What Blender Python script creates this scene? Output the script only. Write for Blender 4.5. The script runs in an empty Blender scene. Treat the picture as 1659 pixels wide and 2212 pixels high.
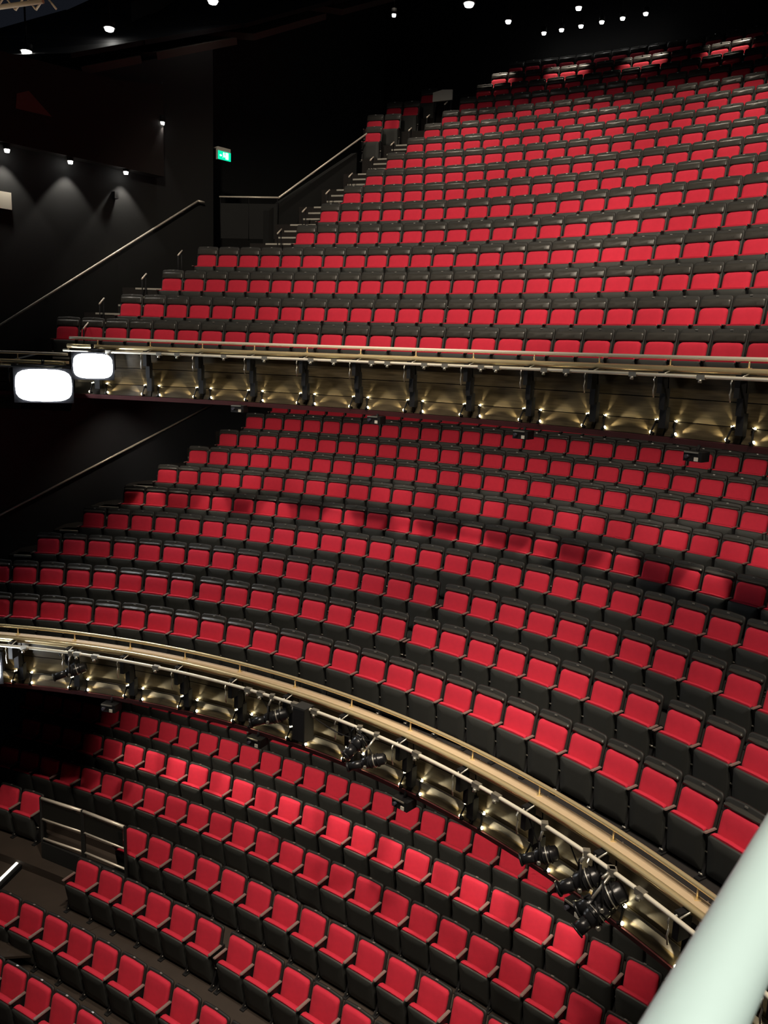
import bpy, bmesh, math, random
from mathutils import Vector, Matrix
random.seed(7)
S = bpy.context.scene
COL = S.collection
ZO = 10.0                       # world height of the camera (stalls floor lies near zero)
rad, deg = math.radians, math.degrees

# ------------------------------------------------------------------ camera, world, exposure, house lights
CAMX, YAW, PIT, ROL, FPX = 7.7385, 1.68953, -0.189114, 0.036689, 1768.56
fw = Vector((math.cos(YAW)*math.cos(PIT), math.sin(YAW)*math.cos(PIT), math.sin(PIT)))
rt = Vector((math.sin(YAW), -math.cos(YAW), 0)); up = rt.cross(fw)
r2 = rt*math.cos(ROL) + up*math.sin(ROL); u2 = up*math.cos(ROL) - rt*math.sin(ROL)
CAMP = Vector((CAMX, 0, ZO))
cd = bpy.data.cameras.new('camera'); cam = bpy.data.objects.new('camera', cd); COL.objects.link(cam)
m = Matrix((r2, u2, -fw)).transposed().to_4x4(); m.translation = CAMP
cam.matrix_world = m
cd.sensor_fit = 'VERTICAL'; cd.sensor_height = 36.0; cd.sensor_width = 27.0
cd.lens = 36.0*FPX/2212.0; cd.clip_start = 0.05; cd.clip_end = 200
cd.dof.use_dof = True; cd.dof.focus_distance = 17.0; cd.dof.aperture_fstop = 12.0
S.camera = cam
w = bpy.data.worlds.new('world'); S.world = w; w.use_nodes = True
w.node_tree.nodes['Background'].inputs[0].default_value = (0.62, 0.72, 1.0, 1)
w.node_tree.nodes['Background'].inputs[1].default_value = 0.008
S.view_settings.view_transform = 'Standard'; S.view_settings.look = 'None'
S.view_settings.gamma = 1.0; S.view_settings.exposure = 0.25; S.view_settings.use_curve_mapping = False

WARM = (1.0, 0.86, 0.68)
def lamp(kind, loc, energy, target=None, color=WARM, size=60, blend=0.5, radius=0.1, name='lamp_light', parent=None):
    d = bpy.data.lights.new(name, kind); d.energy = energy; d.color = color
    if kind == 'SPOT':
        d.spot_size = rad(size); d.spot_blend = blend; d.shadow_soft_size = radius
    elif kind == 'POINT': d.shadow_soft_size = radius
    o = bpy.data.objects.new(name, d); COL.objects.link(o); o.location = loc
    if target is not None:
        o.rotation_euler = (Vector(target)-Vector(loc)).to_track_quat('-Z', 'Y').to_euler()
    if parent: o.parent = parent; o.matrix_parent_inverse = parent.matrix_world.inverted()
    return o
lamp('SPOT', (8.7, -.5, ZO+2.3), 400, (7.9, .45, ZO-.4), color=(.95, 1.0, .95), size=50, blend=.6, radius=.12, name='near_rail_fill')   # unseen lamp added above the camera to brighten the near rail
# house lights hung from the auditorium ceiling above the stalls
HOUSE = [((3.5, 8.5, ZO+8.6), (5.0, 18.5, ZO+1.6)), ((8.0, 8.0, ZO+9.0), (9.5, 18.0, ZO+1.6)), ((12.5, 5.5, ZO+9.0), (15.0, 14.5, ZO+2.0))]
for a, b in HOUSE: lamp('SPOT', a, 2300, b, size=66, blend=0.55, radius=0.25, name='house_light')
HOUSE2 = [((5.5, 6.5, ZO+8.4), (5.0, 13.0, ZO-5.0)), ((10.0, 4.5, ZO+8.4), (11.0, 9.5, ZO-5.0)), ((5.0, 3.0, ZO+8.4), (4.5, 9.5, ZO-9.0)), ((9.5, 1.5, ZO+8.4), (8.5, 6.8, ZO-9.0))]
for a, b in HOUSE2: lamp('SPOT', a, 3000, b, size=48, blend=0.6, radius=0.25, name='house_light')

# ------------------------------------------------------------------ helpers
def P3(x, y, z): return Vector((x, y, z+ZO))
def pol(r, th, z, c=(0, 0)): return Vector((c[0]+r*math.cos(rad(th)), c[1]+r*math.sin(rad(th)), z+ZO))
def pix(p):
    d = Vector(p)-CAMP; zz = d.dot(fw)
    if zz < 0.05: return (-9999, -9999)
    return (829.5+FPX*d.dot(r2)/zz, 1106-FPX*d.dot(u2)/zz)
def ray(px, py): return (fw + r2*((px-829.5)/FPX) - u2*((py-1106)/FPX)).normalized()
def hit_plane(px, py, p0, n):
    d = ray(px, py); n = Vector(n); return CAMP + d*((Vector(p0)-CAMP).dot(n)/d.dot(n))
def hit_cyl(px, py, r, c=(0, 0)):
    d = ray(px, py); ox, oy = CAMX-c[0], -c[1]
    a = d.x*d.x+d.y*d.y; b = ox*d.x+oy*d.y; cc = ox*ox+oy*oy-r*r
    return CAMP + d*((-b+math.sqrt(b*b-a*cc))/a)
def tag(o, label=None, cat=None, group=None, kind=None):
    if label: o['label'] = label
    if cat: o['category'] = cat
    if group: o['group'] = group
    if kind: o['kind'] = kind
    return o
def empty(name, loc=(0, 0, 0), rz=0.0):
    o = bpy.data.objects.new(name, None); COL.objects.link(o); o.location = loc; o.rotation_euler = (0, 0, rz)
    o.empty_display_size = 0.1
    return o
class MB:
    def __init__(s): s.v = []; s.f = []; s.mi = []; s.sm = []
    def add(s, vs, fs, mi=0, smooth=False):
        b = len(s.v); s.v += [tuple(x) for x in vs]; s.f += [tuple(i+b for i in f) for f in fs]
        s.mi += [mi]*len(fs); s.sm += [smooth]*len(fs)
    def box(s, c, d, M=None, mi=0):
        x, y, z = (k/2 for k in d)
        vs = [Vector((a*x, b*y, e*z)) for e in (-1, 1) for b in (-1, 1) for a in (-1, 1)]
        if M is not None: vs = [M @ q for q in vs]
        vs = [q+Vector(c) for q in vs]
        s.add(vs, [(0, 2, 3, 1), (4, 5, 7, 6), (0, 1, 5, 4), (2, 6, 7, 3), (0, 4, 6, 2), (1, 3, 7, 5)], mi)
    def tube(s, pts, r, n=8, mi=0, cap=True, rs=None):
        pts = [Vector(p) for p in pts]; b = len(s.v); K = len(pts)
        for i, p in enumerate(pts):
            t = (pts[min(i+1, K-1)]-pts[max(i-1, 0)]).normalized()
            a = t.cross(Vector((0, 0, 1)))
            if a.length < 1e-3: a = t.cross(Vector((1, 0, 0)))
            a.normalize(); q = t.cross(a)
            rr = rs[i] if rs else r
            for j in range(n):
                an = 2*math.pi*j/n; s.v.append(tuple(p+a*math.cos(an)*rr+q*math.sin(an)*rr))
        for i in range(K-1):
            for j in range(n):
                j2 = (j+1) % n
                s.f.append((b+i*n+j, b+i*n+j2, b+(i+1)*n+j2, b+(i+1)*n+j)); s.mi.append(mi); s.sm.append(True)
        if cap:
            s.f.append(tuple(b+j for j in range(n))[::-1]); s.f.append(tuple(b+(K-1)*n+j for j in range(n)))
            s.mi += [mi]*2; s.sm += [False]*2
    def sweep(s, prof, th0, th1, n, c=(0, 0), mi=0, smooth=False, cap=True):
        # closed (r, z) profile swept round a centre
        K = len(prof); b = len(s.v)
        for i in range(n+1):
            th = th0+(th1-th0)*i/n
            for (r, z) in prof: s.v.append(tuple(pol(r, th, z, c)))
        for i in range(n):
            for j in range(K):
                j2 = (j+1) % K
                s.f.append((b+i*K+j, b+i*K+j2, b+(i+1)*K+j2, b+(i+1)*K+j)); s.mi.append(mi); s.sm.append(smooth)
        if cap:
            s.f.append(tuple(b+j for j in range(K))[::-1]); s.f.append(tuple(b+n*K+j for j in range(K)))
            s.mi += [mi]*2; s.sm += [False]*2
    def mesh(s, name, mats):
        me = bpy.data.meshes.new(name); me.from_pydata(s.v, [], s.f)
        for mt in mats: me.materials.append(mt)
        me.polygons.foreach_set('material_index', s.mi); me.polygons.foreach_set('use_smooth', s.sm)
        bm = bmesh.new(); bm.from_mesh(me); bmesh.ops.recalc_face_normals(bm, faces=bm.faces); bm.to_mesh(me); bm.free()
        me.update(); return me
    def build(s, name, mats, parent=None, world=True):
        if not isinstance(mats, (list, tuple)): mats = [mats]
        o = bpy.data.objects.new(name, s.mesh(name, mats)); COL.objects.link(o)
        if parent is not None:
            o.parent = parent
            if world: o.matrix_parent_inverse = Matrix.LocRotScale(parent.location, parent.rotation_euler, None).inverted() if parent.parent is None else parent.matrix_world.inverted()
        return o
def obj(name, me, parent=None, loc=None):
    o = bpy.data.objects.new(name, me); COL.objects.link(o)
    if parent is not None: o.parent = parent
    if loc is not None: o.location = loc
    return o
def copy_tree(o, parent=None):
    c = o.copy(); COL.objects.link(c); c.parent = parent
    for ch in o.children: copy_tree(ch, c)
    return c
ONES = 'zeroth first second third fourth fifth sixth seventh eighth ninth tenth eleventh twelfth thirteenth fourteenth fifteenth sixteenth seventeenth eighteenth nineteenth'.split()
def ordinal(n):
    if n < 20: return ONES[n]
    t, u = divmod(n, 10); T = {2: 'twent', 3: 'thirt', 4: 'fort'}[t]
    return T+'ieth' if u == 0 else T+'y-'+ONES[u]

# ------------------------------------------------------------------ materials
def mat(name, col, rough=0.6, metal=0.0, noise=0.0, nscale=30.0, bump=0.0, bscale=200.0, spec=0.5, sheen=0.0, emit=None, estr=0.0, coat=0.0, objvar=0.0):
    m = bpy.data.materials.new(name); m.use_nodes = True; nt = m.node_tree; b = nt.nodes['Principled BSDF']
    b.inputs['Base Color'].default_value = (*col, 1); b.inputs['Roughness'].default_value = rough; b.inputs['Metallic'].default_value = metal
    b.inputs['Specular IOR Level'].default_value = spec; b.inputs['Sheen Weight'].default_value = sheen; b.inputs['Coat Weight'].default_value = coat
    if sheen: b.inputs['Sheen Roughness'].default_value = 0.4; b.inputs['Sheen Tint'].default_value = (1.0, 0.35, 0.4, 1)
    if noise or objvar:
        tc = nt.nodes.new('ShaderNodeTexCoord'); n = nt.nodes.new('ShaderNodeTexNoise'); n.inputs['Scale'].default_value = nscale; n.inputs['Detail'].default_value = 4
        nt.links.new(tc.outputs['Object'], n.inputs['Vector'])
        r = nt.nodes.new('ShaderNodeMapRange'); r.inputs[3].default_value = 1-noise; r.inputs[4].default_value = 1+noise
        nt.links.new(n.outputs['Fac'], r.inputs[0])
        src = r.outputs[0]
        if objvar:
            oi = nt.nodes.new('ShaderNodeObjectInfo'); r3 = nt.nodes.new('ShaderNodeMapRange'); r3.inputs[3].default_value = 1-objvar; r3.inputs[4].default_value = 1+objvar
            nt.links.new(oi.outputs['Random'], r3.inputs[0]); mu = nt.nodes.new('ShaderNodeMath'); mu.operation = 'MULTIPLY'
            nt.links.new(src, mu.inputs[0]); nt.links.new(r3.outputs[0], mu.inputs[1]); src = mu.outputs[0]
        vm = nt.nodes.new('ShaderNodeVectorMath'); vm.operation = 'SCALE'; vm.inputs[0].default_value = col
        nt.links.new(src, vm.inputs['Scale']); nt.links.new(vm.outputs[0], b.inputs['Base Color'])
    if bump:
        tc = nt.nodes.new('ShaderNodeTexCoord'); n = nt.nodes.new('ShaderNodeTexNoise'); n.inputs['Scale'].default_value = bscale
        nt.links.new(tc.outputs['Object'], n.inputs['Vector']); bp = nt.nodes.new('ShaderNodeBump'); bp.inputs['Strength'].default_value = bump; bp.inputs['Distance'].default_value = 0.01
        nt.links.new(n.outputs['Fac'], bp.inputs['Height']); nt.links.new(bp.outputs[0], b.inputs['Normal'])
    if emit:
        b.inputs['Emission Color'].default_value = (*emit, 1); b.inputs['Emission Strength'].default_value = estr
    return m
M_red = mat('red_velour', (0.62, 0.029, 0.060), 0.85, noise=0.10, nscale=14, bump=0.25, bscale=260, spec=0.2, sheen=0.10, objvar=0.05)
M_shell = mat('black_plastic_shell', (0.019, 0.019, 0.018), 0.6, noise=0.12, nscale=9)
M_pan = mat('charcoal_seat_underside', (0.034, 0.036, 0.034), 0.6, noise=0.15, nscale=6)
M_vinyl = mat('black_vinyl_pad', (0.044, 0.042, 0.038), 0.33, noise=0.08, nscale=20, bump=0.08, bscale=90)
M_arm = mat('grey_brown_armrest', (0.24, 0.165, 0.15), 0.5, noise=0.15, nscale=40)
M_std = mat('black_metal_standard', (0.012, 0.012, 0.013), 0.5)
M_plate = mat('steel_number_plate', (0.45, 0.44, 0.42), 0.35, metal=0.7)
M_carpet = mat('black_carpet', (0.016, 0.013, 0.012), 0.95, noise=0.35, nscale=25, bump=0.4, bscale=300)
M_brownfloor = mat('dark_brown_floor', (0.040, 0.028, 0.021), 0.7, noise=0.3, nscale=3)
M_wall = mat('charcoal_wall', (0.0065, 0.007, 0.007), 0.85, noise=0.15, nscale=1.5)
M_wallup = mat('dark_umber_wall', (0.008, 0.005, 0.0042), 0.8, noise=0.15, nscale=2)
M_ceil = mat('umber_ceiling_panel', (0.050, 0.036, 0.028), 0.7, noise=0.15, nscale=1.2)
M_black = mat('matt_black', (0.006, 0.006, 0.007), 0.7, spec=.25)
M_blackgl = mat('satin_black_metal', (0.015, 0.015, 0.017), 0.28, metal=0.3)
M_gold = mat('brushed_brass', (1.0, 0.82, 0.48), 0.30, metal=0.72, noise=0.10, nscale=5)
M_ledge = mat('beige_ledge', (0.56, 0.43, 0.28), 0.55, noise=0.08, nscale=10)
M_steel = mat('satin_steel', (0.88, 0.80, 0.68), 0.40, metal=0.35)
M_pipe = mat('galvanised_pipe', (0.90, 0.85, 0.72), 0.38, metal=0.35)
M_clamp = mat('aluminium_clamp', (0.45, 0.43, 0.38), 0.4, metal=0.8)
M_redbounce = mat('soffit_edge_red_bounce', (0.075, 0.012, 0.014), 0.7)  # maroon stands in for light bounced off the red chairs
M_nose = mat('pale_step_nosing', (0.42, 0.40, 0.35), 0.6)
M_white = mat('white_plastic', (0.62, 0.60, 0.54), 0.6)
M_redpanel = mat('dull_red_panel', (0.16, 0.05, 0.04), 0.8)
M_lens = mat('dark_lens_glass', (0.05, 0.05, 0.07), 0.05, coat=1.0)
M_led = mat('warm_lamp_lens', (1, 0.9, 0.7), 0.4, emit=(1.0, 0.86, 0.50), estr=40)
M_down = mat('lit_downlight_lens', (1, 1, 1), 0.4, emit=(1.0, 0.97, 0.90), estr=18)
M_flood = mat('lit_flood_lens', (1, 1, 1), 0.4, emit=(0.93, 0.97, 1.0), estr=70)
M_step = mat('lit_step_edge', (1, 1, 1), 0.4, emit=(1.0, 0.95, 0.80), estr=1.4)
M_green = mat('green_exit_panel', (0.0, 0.5, 0.3), 0.4, emit=(0.0, 0.80, 0.42), estr=0.9)
M_exitw = mat('white_exit_symbol', (0.8, 1, 0.9), 0.4, emit=(0.75, 1.0, 0.9), estr=1.3)
M_rail = mat('pale_green_painted_rail', (0.62, 0.70, 0.62), 0.42, noise=0.05, nscale=6, bump=0.05, bscale=60)
def plank_mat():
    m = mat('dark_brown_fascia_panel', (0.085, 0.062, 0.036), 0.38, spec=0.22); nt = m.node_tree; b = nt.nodes['Principled BSDF']
    tc = nt.nodes.new('ShaderNodeTexCoord'); mp = nt.nodes.new('ShaderNodeMapping'); mp.inputs['Scale'].default_value = (1.2, 1.2, 14)
    n = nt.nodes.new('ShaderNodeTexNoise'); n.inputs['Scale'].default_value = 2.5; n.inputs['Detail'].default_value = 6
    cr = nt.nodes.new('ShaderNodeValToRGB'); cr.color_ramp.elements[0].position = 0.3; cr.color_ramp.elements[0].color = (0.026, 0.020, 0.011, 1)
    cr.color_ramp.elements[1].position = 0.75; cr.color_ramp.elements[1].color = (0.066, 0.050, 0.029, 1)
    nt.links.new(tc.outputs['Object'], mp.inputs[0]); nt.links.new(mp.outputs[0], n.inputs['Vector']); nt.links.new(n.outputs['Fac'], cr.inputs[0]); nt.links.new(cr.outputs[0], b.inputs['Base Color'])
    return m
M_plank = plank_mat()

# ------------------------------------------------------------------ seat rows (radius, height of cushion top, angle of seat 0, pitch, first, last)
HC = 0.82
UC, MC, SC = (0.026, -0.196), (0.0, 0.0), (-8.714, -16.493)
UROWS = [(16.952, .351, 90.312, .5309), (17.768, .904, 90.395, .5283), (18.583, 1.519, 88.447, .5232), (19.399, 2.138, 86.907, .5200), (20.209, 2.752, 80.747, .5322),
         (21.022, 3.372, 79.957, .5329), (21.839, 3.935, 79.226, .5336), (22.656, 4.492, 78.493, .5332), (23.471, 5.062, 77.832, .5335), (24.289, 5.618, 77.184, .5314),
         (25.105, 6.175, 76.704, .5327), (25.922, 6.716, 76.160, .5333), (26.736, 7.277, 75.611, .5294), (27.550, 7.832, 75.098, .5306), (28.364, 8.379, 74.657, .5263), (29.178, 8.925, 74.1, .5290)]
MROWS = [(13.538, -4.670, [(91.916, -1, None)], .5308), (14.453, -4.295, [(93.829, -1, 6), (78.604, 0, 7), (61.223, 0, 7), (43.893, 0, None)], .5394),
         (15.362, -3.924, [(93.616, 0, 15), (61.121, 0, None)], .5397), (16.285, -3.544, [(91.585, 0, None)], .5390), (17.201, -3.186, [(89.847, 0, None)], .5203),
         (18.119, -2.806, [(88.530, 0, None)], .5219), (19.036, -2.438, [(87.318, 0, None)], .5260), (19.951, -2.089, [(86.105, 0, None)], .5254),
         (20.868, -1.712, [(85.121, 0, None)], .5285), (21.785, -1.340, [(84.1, 0, None)], .5285)]
SROWS = [(34.440, -7.660, [(74.50, -5, None)], .530), (33.506, -7.799, [(74.044, -5, None)], .5217), (32.573, -7.932, [(73.396, -4, None)], .5401), (31.663, -8.080, [(72.906, -4, None)], .5210),
         (30.708, -8.230, [(69.230+4.64*.5406/30.708*57.2958, -1, 0), (69.230, 0, None)], .5406), (29.786, -8.381, [(69.561, 0, 5), (63.274, 0, None)], .5259),
         (28.818, -8.629, [(70.949, -1, None)], .5362), (27.916, -8.746, [(68.378, -1, None)], .5180), (26.985, -8.900, [(66.9, -2, None)], .530)]

# ------------------------------------------------------------------ floors (stepped terraces)
def terrace(name, rows, c, th0, th1, front, n=40, slab=0.18, fr=None):
    mb = MB(); rows = sorted(rows)
    for i, (r, z) in enumerate(rows):
        fl = z-HC
        rin = front if i == 0 else rows[i-1][0]+0.25
        zb = fl-slab if i == 0 else rows[i-1][1]-HC-slab
        mb.sweep([(rin, fl), (r+0.25, fl), (r+0.25, zb), (rin, zb)], th0[i] if isinstance(th0, list) else th0, th1, n, c)
    return tag(mb.build(name, M_brownfloor if 'stalls' in name else M_carpet), kind='structure')
terrace('floor_upper', [(r, z) for r, z, _, _ in UROWS], UC, [t+(1.85/r)*57.3 for r, z, t, _ in UROWS], 26, 15.62)
terrace('floor_circle', [(r, z) for r, z, _, _ in MROWS], MC, [t[0][0]+(1.6/r)*57.3+(14 if i < 2 else 0) for i, (r, z, t, _) in enumerate(MROWS)], 20, 12.24)
srow = sorted((r, z) for r, z, _, _ in SROWS)
terrace('floor_stalls', srow, SC, 79, 46, 24.6, n=50)

# ------------------------------------------------------------------ side walls, rear wall, soffits
UA = Vector((math.sin(rad(34)), math.cos(rad(34)), 0)); NA = Vector((UA.y, -UA.x, 0))   # NA points into the room
PA = Vector((-.79, 19.45, ZO))
def wallpt(base, u, s, z): q = base+u*s; return Vector((q.x, q.y, z+ZO))
def slabwall(name, pts, nrm, th, mt, parent=None):
    mb = MB(); n = Vector(nrm).normalized()*th; K = len(pts)
    vs = [Vector(p) for p in pts]+[Vector(p)-n for p in pts]
    mb.add(vs, [tuple(range(K)), tuple(range(2*K-1, K-1, -1))]+[(i, i+K, (i+1) % K+K, (i+1) % K) for i in range(K)])
    return mb.build(name, mt, parent)
tag(slabwall('wall_left', [wallpt(PA, UA, -4.6, -1.2), wallpt(PA, UA, 2.3, -1.2), wallpt(PA, UA, 2.3, 5.73+.447*3.68), wallpt(PA, UA, -1.38, 5.73), wallpt(PA, UA, -4.6, 5.5)], NA, .25, M_wall), kind='structure')
UB = Vector((math.sin(rad(30)), math.cos(rad(30)), 0)); NB = Vector((UB.y, -UB.x, 0)); PB = Vector((1.91, 20.72, ZO))
# low side wall of the rear block, the tall dark wall behind it
tag(slabwall('wall_left_rear', [wallpt(PB, UB, .3, 1.6), wallpt(PB, UB, 3.7, 1.6), wallpt(PB, UB, 3.7, 5.50), wallpt(PB, UB, .3, 3.45)], NB, .2, M_wall), kind='structure')
PA2 = PA+UA*2.3; UA2 = Vector((.50, .866, 0)); NA2 = Vector((.866, -.5, 0)); PA2 = PA2-NA2*1.6
tag(slabwall('wall_side_rear', [wallpt(PA2, UA2, -1.2, 0), wallpt(PA2, UA2, 15, 0), wallpt(PA2, UA2, 15, 16), wallpt(PA2, UA2, -1.2, 8.3)], NA2, .25, M_wall), kind='structure')
mb = MB(); mb.sweep([(30.4, 5), (30.65, 5), (30.65, 16), (30.4, 16)], 84, 26, 30, UC)
tag(mb.build('wall_rear', M_black), kind='structure')
mb = MB(); mb.sweep([(15.70, -.98), (15.70, -1.02), (16.9, -0.94), (25.5, 2.0), (25.5, 2.2), (17.0, -0.78)], 100, 24, 50, UC)
tag(mb.build('ceiling_circle', M_black), kind='structure')
mb = MB(); mb.sweep([(12.34, -5.69), (12.34, -5.74), (13.5, -5.72), (20.5, -4.1), (20.5, -3.95), (13.5, -5.68)], 100, 18, 50, MC)
tag(mb.build('ceiling_stalls', M_black), kind='structure')
# circle side wall with its rail, rear walls under the balconies
UCd = Vector((math.sin(rad(26.7)), math.cos(rad(26.7)), 0)); NC = Vector((UCd.y, -UCd.x, 0)); PC = Vector((.045, 17.2, ZO))-NC*1.38
tag(slabwall('wall_circle_side', [wallpt(PC, UCd, -3.4, -6.2), wallpt(PC, UCd, 6.4, -6.2), wallpt(PC, UCd, 6.4, 1.6), wallpt(PC, UCd, -3.4, -.75)], NC, .2, mat('blue_black_wall', (0.014, 0.016, 0.021), 0.8, noise=.2, nscale=1.5)), kind='structure')
mb = MB(); mb.sweep([(22.9, -3), (23.1, -3), (23.1, 2), (22.9, 2)], 96, 24, 30)
tag(mb.build('wall_circle_rear', M_black), kind='structure')
mb = MB(); mb.sweep([(35.6, -9.4), (35.8, -9.4), (35.8, -4.6), (35.6, -4.6)], 80, 48, 30, SC)
tag(mb.build('wall_stalls_rear', M_black), kind='structure')
tag(slabwall('wall_stalls_side', [P3(-3.6, 9.0, -10), P3(-3.6, 20, -10), P3(-3.6, 20, -5.2), P3(-3.6, 9.0, -5.6)], (1, 0, 0), .2, M_wall), kind='structure')
# projecting umber upper wall with its lamps, red panelled recess
b0 = PA+NA*.32
uw = tag(slabwall('wall_upper', [wallpt(b0, UA, -4.6, 3.98), wallpt(b0, UA, .62, 3.98), wallpt(b0, UA, .62, 6.02), wallpt(b0, UA, -.6, 5.80), wallpt(b0, UA, -4.6, 5.62)], NA, .30, M_wallup), kind='structure')
rp = [hit_plane(*q, b0+NA*.012, NA) for q in ((34, 234), (36, 202), (62, 196), (112, 252))]
slabwall('recess_panel', rp, NA, .01, M_redpanel, uw)
# ceiling reflector panels
ceil = tag(slabwall('ceiling', [wallpt(PA, UA, -9, 17.5), wallpt(PA, UA, 18, 17.5), wallpt(PA+NA*30, UA, 18, 17.5), wallpt(PA+NA*30, UA, -9, 17.5)], (0, 0, -1), .2, M_black), kind='structure')
LN = [((165, 165), (-120, 172)), ((320, 134), (-60, 128)), ((530, 93), (150, 66)), ((720, 38), (330, -18)), ((905, -12), (520, -100))]
ends = []
for (a, b) in LN:
    W = hit_plane(*a, PA, NA); d = ray(*b); L = CAMP+d*((W.z-ZO)/d.z); ends.append((W, L))
for i in range(4):
    (W0, L0), (W1, L1) = ends[i], ends[i+1]
    g = 0.09
    q = [W0.lerp(W1, g), W0.lerp(W1, 1-g), L0.lerp(L1, 1-g), L0.lerp(L1, g)]
    nn = (q[1]-q[0]).cross(q[3]-q[0]).normalized()
    if nn.z > 0: nn = -nn
    slabwall('ceiling_panel', q, nn, .16, M_ceil, ceil)
    qb = [W0-nn*.35, W1-nn*.35, L1-nn*.35, L0-nn*.35]
    slabwall('ceiling_backing', qb, nn, .1, M_black, ceil)

# ------------------------------------------------------------------ aisle steps with pale nosings
def steps(floor_name, rows, c, n, width, off, rng):
    fl = bpy.data.objects[floor_name]
    for i in rng:
        r, z, th, p = rows[i]; z2 = rows[i+1][1]; thn = rows[i+1][2]
        for j in range(1, n+1):
            a = 0.5*p/r*57.3+off/r*57.3
            t0 = th+(thn-th)*(j/n)*.6+a; t1 = t0+width/r*57.3
            zt = z-HC+(z2-z)*j/n; ro = r+.25-.26*(n-j)
            zz0 = zt-(z2-z)/n
            mb = MB(); mb.sweep([(ro, zt), (ro+.30, zt), (ro+.30, zz0-.05), (ro, zz0-.05)], t0, t1, 3, c)
            s = mb.build('aisle_step', M_carpet, fl)
            mb = MB(); mb.sweep([(ro-.006, zt+.004), (ro+.045, zt+.004), (ro+.045, zt-.002), (ro-.006, zt-.035)], t0+.02, t1-.02, 3, c)
            mb.build('nosing', M_nose, s)
steps('floor_upper', UROWS, UC, 3, .95, .06, range(0, 11))
MR1 = [(r, z, s[0][0], p) for r, z, s, p in MROWS]
steps('floor_circle', MR1, MC, 2, .85, .06, range(2, 8))

# ------------------------------------------------------------------ chairs
def rrect(w, z0, z1, rt_, rb, n=4, arch=0.0):
    pts = []
    for cx, cz, a0, rr in ((w/2-rt_, z1-rt_, 0, rt_), (-w/2+rt_, z1-rt_, 90, rt_), (-w/2+rb, z0+rb, 180, rb), (w/2-rb, z0+rb, 270, rb)):
        for i in range(n+1):
            a = rad(a0+90*i/n); x = cx+rr*math.cos(a); z = cz+rr*math.sin(a)
            if arch and z > z1-rt_*1.2: z -= arch*(x/(w/2))**2
            pts.append((x, z))
    if arch:   # midpoint of the top edge stands proud
        pts.insert(n+1, (0, z1))
    return pts
def pad(outline, yf, th, edge=0.02, bulge=0.0, flip=1, cyl=0.0):
    # yf(z): back plane; grows forward (+y) by th with a rounded rim
    mb = MB(); K = len(outline); cx = sum(p[0] for p in outline)/K; cz = (min(p[1] for p in outline)+max(p[1] for p in outline))/2
    w = max(p[0] for p in outline); h = max(p[1] for p in outline)-cz
    rings = []
    for ins, t in ((0, 0), (0, th*.55), (edge*.35, th*.88), (edge*1.1, th)):
        rg = []
        for (x, z) in outline:
            sx = (abs(x)-ins)/abs(x) if abs(x) > 1e-6 else 1; zz = z-cz
            sz = (abs(zz)-ins)/abs(zz) if abs(zz) > 1e-6 else 1
            X = x*max(sx, 0); Z = cz+zz*max(sz, 0)
            rg.append((X, yf(Z)+flip*t+cyl*(X*X), Z))
        rings.append(rg)
    rg = [(x*.5, yf(cz+(z-cz)*.5)+flip*(th+bulge)+cyl*(x*x*.25), cz+(z-cz)*.5) for (x, z) in outline]
    rings.append(rg)
    vs = [v for r in rings for v in r]; R = len(rings); fs = []
    for i in range(R-1):
        for j in range(K):
            j2 = (j+1) % K; fs.append((i*K+j, i*K+j2, (i+1)*K+j2, (i+1)*K+j))
    mb.add(vs, fs, 0, True)
    mb.f.append(tuple((R-1)*K+j for j in range(K))); mb.mi.append(0); mb.sm.append(True)
    mb.f.append(tuple(range(K))[::-1]); mb.mi.append(0); mb.sm.append(False)
    return mb
lean = lambda z: -(z-HC)*0.22
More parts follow.
